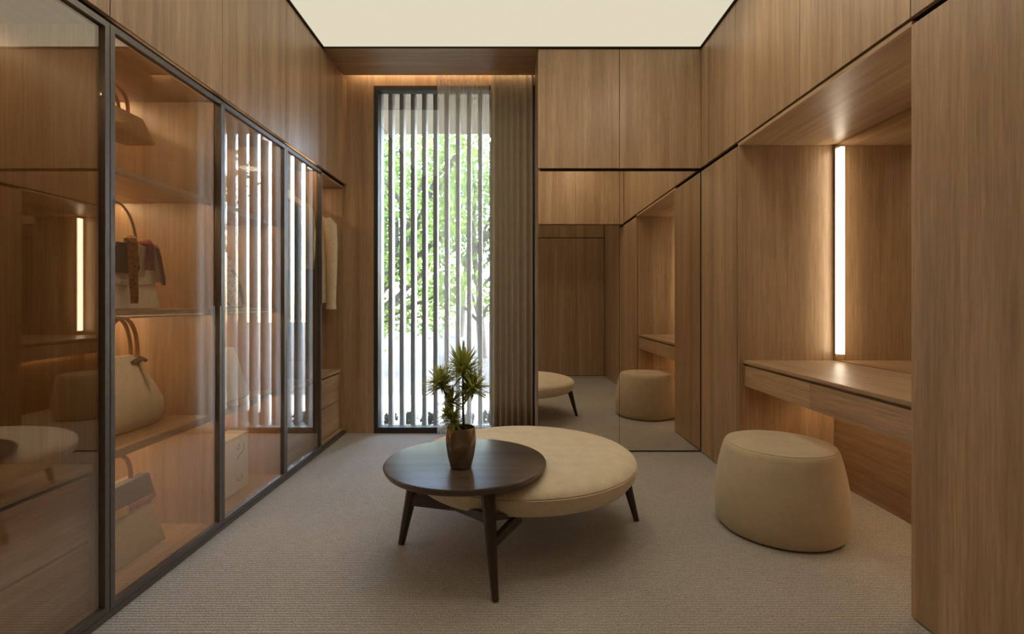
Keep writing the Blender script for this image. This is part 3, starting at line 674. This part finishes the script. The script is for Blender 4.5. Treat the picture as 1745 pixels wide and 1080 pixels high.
# ---------------------------------------------------------------- clothes
def hanger(y, x0, x1, z, label, group):
    t = thing('coat_hanger', label, 'hanger', ((x0+x1)/2, y, z), group); xc = -1.74
    dz = 0.12
    n = 10; pts = [(x0+(x1-x0)*k/(2*n), y, z-dz*abs((k-n)/n)**1.25) for k in range(2*n+1)]
    O('arm', tube(pts, [0.008+0.008*abs((k-n)/n) for k in range(2*n+1)], 10, flat=0.8), hang_wood, t, True)
    hk = [(xc, y, z+0.005), (xc, y, z+0.03)] + [(xc+0.0135*math.sin(a), y, z+0.0445+0.0145*-math.cos(a)) for a in [0.9+k*0.5 for k in range(9)]]
    O('hook', tube(hk, 0.002, 6), metal, t, True)
    return t
def garment(name, label, cat, y, xc, hw, top, bottom, mats, group, sleeve=True, depth=0.055, flare=1.0, slope=0.12, sl_len=0.55):
    t = thing(name, label, cat, (xc, y, bottom), group)
    bm = bmesh.new(); rs = []; n = 28
    L = top-bottom
    for f, wf, df in ((0, 0.20, 0.5), (0.015, 0.34, 0.7), (0.05, 0.62, 0.85), (0.10, 0.86, 0.95), (0.145, 0.97, 1.0), (0.22, 0.98, 1.0), (0.45, 0.93, 1.0), (0.7, 0.95*flare, 1.0), (1.0, 1.0*flare, 1.05)):
        z = top - L*f if f > 0.15 else top - slope*(f/0.145)
        rs.append([(xc+hw*wf*math.cos(2*PI*i/n), y+depth*df*math.sin(2*PI*i/n)*(1+0.18*math.sin(5*2*PI*i/n+f*3)), z) for i in range(n)])
    rings(bm, list(reversed(rs)), True, True); O('body', bm, mats[0], t, True)
    if sleeve:
        for s in (-1, 1):
            p = [(xc+s*hw*0.90, y, top-slope*0.85), (xc+s*hw*1.04, y-0.01, top-slope*1.35), (xc+s*hw*1.10, y-0.015, top-slope-0.18), (xc+s*hw*1.12, y-0.02, top-slope-0.36), (xc+s*hw*1.10, y-0.025, top-sl_len)]
            O('sleeve', tube(p, [0.045, 0.056, 0.052, 0.046, 0.040], 14, flat=0.85), mats[1], t, True)
            O('cuff', tube([Vector(p[-1])+Vector((0, 0, 0.03)), Vector(p[-1])+Vector((0, 0, -0.006))], 0.043, 14, flat=0.85), mats[2], t, True)
    O('collar', tube([(xc+0.07*math.cos(a), y+0.03*math.sin(a), top+0.005) for a in [2*PI*k/16 for k in range(17)]], 0.014, 8), mats[2], t, True)
    return t
hanger(3.40, -1.94, -1.545, 1.925, 'wooden hanger of the brown shirt', 'wooden hangers')
garment('shirt', 'brown cotton shirt hanging behind the beige shouldered coat', 'shirt', 3.40, -1.74, 0.19, 1.905, 1.10, (shirt_brown, shirt_brown, shirt_brown), 'clothes in the wardrobe', True, 0.045)
hanger(3.645, -1.90, -1.505, 1.945, 'wooden hanger of the beige shouldered coat', 'wooden hangers')
ct1 = garment('coat', 'coat with beige shoulders and dark green body behind the glass door', 'coat', 3.645, -1.70, 0.20, 1.925, 1.0, (coat_dark, coat_beige, coat_beige), 'clothes in the wardrobe', True, 0.06)
bm = bmesh.new(); rs = []
for f in range(13):
    u = f/6-1; x = -1.70+u*0.225; zc = 1.932-0.13*abs(u)**1.3
    rs.append([(x, 3.645+0.050*math.cos(a), zc+0.034*math.sin(a)-0.012) for a in [2*PI*k/12 for k in range(12)]])
rings(bm, rs); O('yoke', bm, coat_beige, ct1, True)
hanger(4.17, -1.94, -1.545, 1.915, 'wooden hanger of the cream jacket', 'wooden hangers')
jk = garment('jacket', 'cream knitted jacket with dark buttons hanging in the doorless bay', 'jacket', 4.17, -1.74, 0.215, 1.895, 1.12, (knit_cream, knit_cream, knit_cream), 'clothes in the wardrobe', True, 0.065, 1.0, 0.10, 0.82)
for k in range(5):
    O('button', lathe(-1.62, 4.17-0.0645, [(0.009, 1.74-0.13*k), (0.009, 1.744-0.13*k), (0.002, 1.746-0.13*k)], 10), black, jk)

# ---------------------------------------------------------------- outside: fins, canopy, garden
S('wall_canopy', box(-6, 6, YW+0.06, 5.86, 3.1, 3.2), plaster)
S('wall_outer_left', box(-6, -2.13, YW, YW+0.1, -0.1, 3.1), plaster)
S('wall_outer_right', box(2.13, 6, YW, YW+0.1, -0.1, 3.1), plaster)
scr = thing('louver_screen', 'row of upright grey aluminium fins standing outside the window', 'screen', (-0.4, 4.6, -0.05))
for k in range(-3, 15):
    x = -1.106+0.102*k
    O('fin', box(x-0.018, x+0.018, 4.53, 4.64, -0.02, 3.06, 0.002), fin_mat, scr)
O('bottom_rail', box(-1.5, 0.42, 4.545, 4.625, -0.05, -0.02), fin_mat, scr)
O('top_rail', box(-1.5, 0.42, 4.545, 4.625, 3.06, 3.099), fin_mat, scr)
S('floor_outside', box(-14, 14, YW+0.1, 6.35, -0.16, -0.05), paving)
S('floor_garden', box(-25, 25, 6.35, 30, -0.2, -0.05), gravel)
def leaf_blob(bm, c, rad, n, size, rnd):
    for _ in range(n):
        v = Vector((rnd.gauss(0, 1), rnd.gauss(0, 1), rnd.gauss(0, 1))).normalized()*rad*rnd.random()**0.4
        p = Vector(c)+Vector((v.x, v.y, v.z*0.8)); s = size*rnd.uniform(0.6, 1.25)
        d = Vector((rnd.uniform(-1, 1), rnd.uniform(-1, 1), rnd.uniform(-1, 0.5))).normalized()
        q = d.cross(Vector((rnd.uniform(-1, 1), rnd.uniform(-1, 1), rnd.uniform(-1, 1)))).normalized()
        a, b, e, f = (bm.verts.new(p-d*s), bm.verts.new(p+q*s*0.42), bm.verts.new(p+d*s), bm.verts.new(p-q*s*0.42))
        bm.faces.new((a, b, e, f))
def tree(label, x, y, h, lean, blobs, nleaf, size, lm, seed, r0=0.11, limbs=()):
    rnd = random.Random(seed)
    t = thing('tree', label, 'tree', (x, y, -0.05), 'garden trees beyond the fins')
    top = Vector((x+lean[0], y+lean[1], h*0.8))
    pts = [Vector((x, y, -0.05)).lerp(top, k/6)+Vector((rnd.uniform(-.06, .06), rnd.uniform(-.06, .06), 0))*(k > 0) for k in range(7)]
    O('trunk', tube(pts, [r0*(1-0.13*k) for k in range(7)], 10), bark, t, True)
    for p, q in limbs: O('branch', tube([p, Vector(p).lerp(Vector(q), 0.5)+Vector((0.03, 0, -0.05)), q], [r0*0.5, r0*0.42, r0*0.25], 8), bark, t, True)
    bm = bmesh.new()
    for (bx_, by_, bz_, br) in blobs:
        c = Vector((x+bx_, y+by_, bz_))
        s = pts[min(6, max(1, int(6*min(1, bz_/(h*0.8))*0.7)))]
        O('branch', tube([s, s.lerp(c, 0.5)+Vector((rnd.uniform(-.15, .15), rnd.uniform(-.15, .15), 0.1)), c], [r0*0.42, r0*0.3, r0*0.1], 7), bark, t, True)
        leaf_blob(bm, c, br, int(nleaf*br*br), size, rnd)
    O('foliage', bm, lm, t, kind='stuff')
tree('leaning tree with dark forked trunk nearest the window, seen between the left fins', -3.0, 8.2, 4.6, (2.1, 0.3),
     [(0.1, 0.2, 2.4, 0.7), (0.8, 0.3, 3.0, 0.75), (1.6, 0.2, 3.5, 0.8), (2.2, 0.5, 3.9, 0.8), (0.3, -0.2, 3.7, 0.7), (1.3, 0.0, 1.8, 0.6), (0.3, 0.1, 1.3, 0.6), (1.8, -0.1, 2.5, 0.6), (0.9, 0.2, 0.85, 0.5), (1.6, 0.3, 0.9, 0.5), (0.5, 0.4, 0.5, 0.45), (2.1, 0.4, 1.4, 0.5), (1.0, 0.3, 2.2, 0.5)], 900, 0.07, leaf_a, 2, 0.12,
     limbs=[((-2.55, 8.25, 0.75), (-1.3, 8.1, 1.75)), ((-2.0, 8.4, 1.7), (-1.1, 8.3, 2.3)), ((-2.45, 8.2, 0.95), (-2.25, 8.2, 2.6))])
tree('pale leafy tree behind the sheer curtain', -0.62, 10.7, 5.4, (-0.3, 0.4), [(-0.9, 0, 2.6, 0.8), (0.3, 0, 3.3, 0.9), (-0.4, 0.3, 4.0, 0.9), (0.9, 0.2, 2.5, 0.8), (-0.9, 0.2, 1.3, 0.6), (0.3, 0.2, 1.2, 0.55), (0.9, 0.1, 4.1, 0.8), (-0.3, 0.1, 1.9, 0.5)], 760, 0.075, leaf_a, 3, 0.10)
tree('dark green tree far behind the leaning tree', -3.7, 13.3, 5.4, (0.4, 0), [(-0.8, 0, 2.6, 1.1), (0.8, 0, 2.3, 1.0), (0.2, 0, 3.8, 1.2), (1.6, 0.2, 3.6, 1.0), (1.5, 0, 1.5, 0.8), (0.4, 0.2, 5.0, 1.0)], 620, 0.10, leaf_b, 4, 0.14)
tree('tall tree at the right of the garden, seen in the glass doors', 4.2, 9.4, 5.0, (-0.5, 0.2), [(-0.9, 0, 2.5, 0.9), (0.5, 0, 3.2, 1.0), (-0.2, 0.2, 4.2, 0.9), (-1.5, 0.1, 3.5, 0.8)], 420, 0.085, leaf_a, 5, 0.12)
tree('spreading tree far behind the sheer curtain', -1.8, 17.2, 6.2, (0.5, 0), [(-1.2, 0, 3.0, 1.1), (0.2, 0, 3.6, 1.2), (1.5, 0, 3.0, 1.1), (0.4, 0, 4.9, 1.1), (-0.8, 0, 5.0, 1.0), (2.0, 0.2, 4.6, 0.9)], 480, 0.11, leaf_b, 6, 0.14)
ORD = ['first', 'second', 'third', 'fourth', 'fifth', 'sixth', 'seventh', 'eighth', 'ninth', 'tenth', 'eleventh', 'twelfth']
SHRUB = ['leftmost low dark green shrub behind the fins'] + [ORD[k]+' low dark green shrub from the left behind the fins' for k in range(1, 12)]
for k in range(12):
    x = -1.75+0.19*k+random.uniform(-0.012, 0.012); y = 4.87+random.uniform(-0.05, 0.05)
    bm = bmesh.new(); r = random.Random(50+k); leaf_blob(bm, (x, y, 0.0), 0.078, 170, 0.026, r)
    t = thing('low_shrub', SHRUB[k], 'shrub', (x, y, -0.05), 'low shrubs behind the fins')
    O('foliage', bm, leaf_c, t, kind='stuff')
    O('stem', tube([(x, y, -0.05), (x+0.01, y, 0.02)], [0.008, 0.004], 6), bark, t)
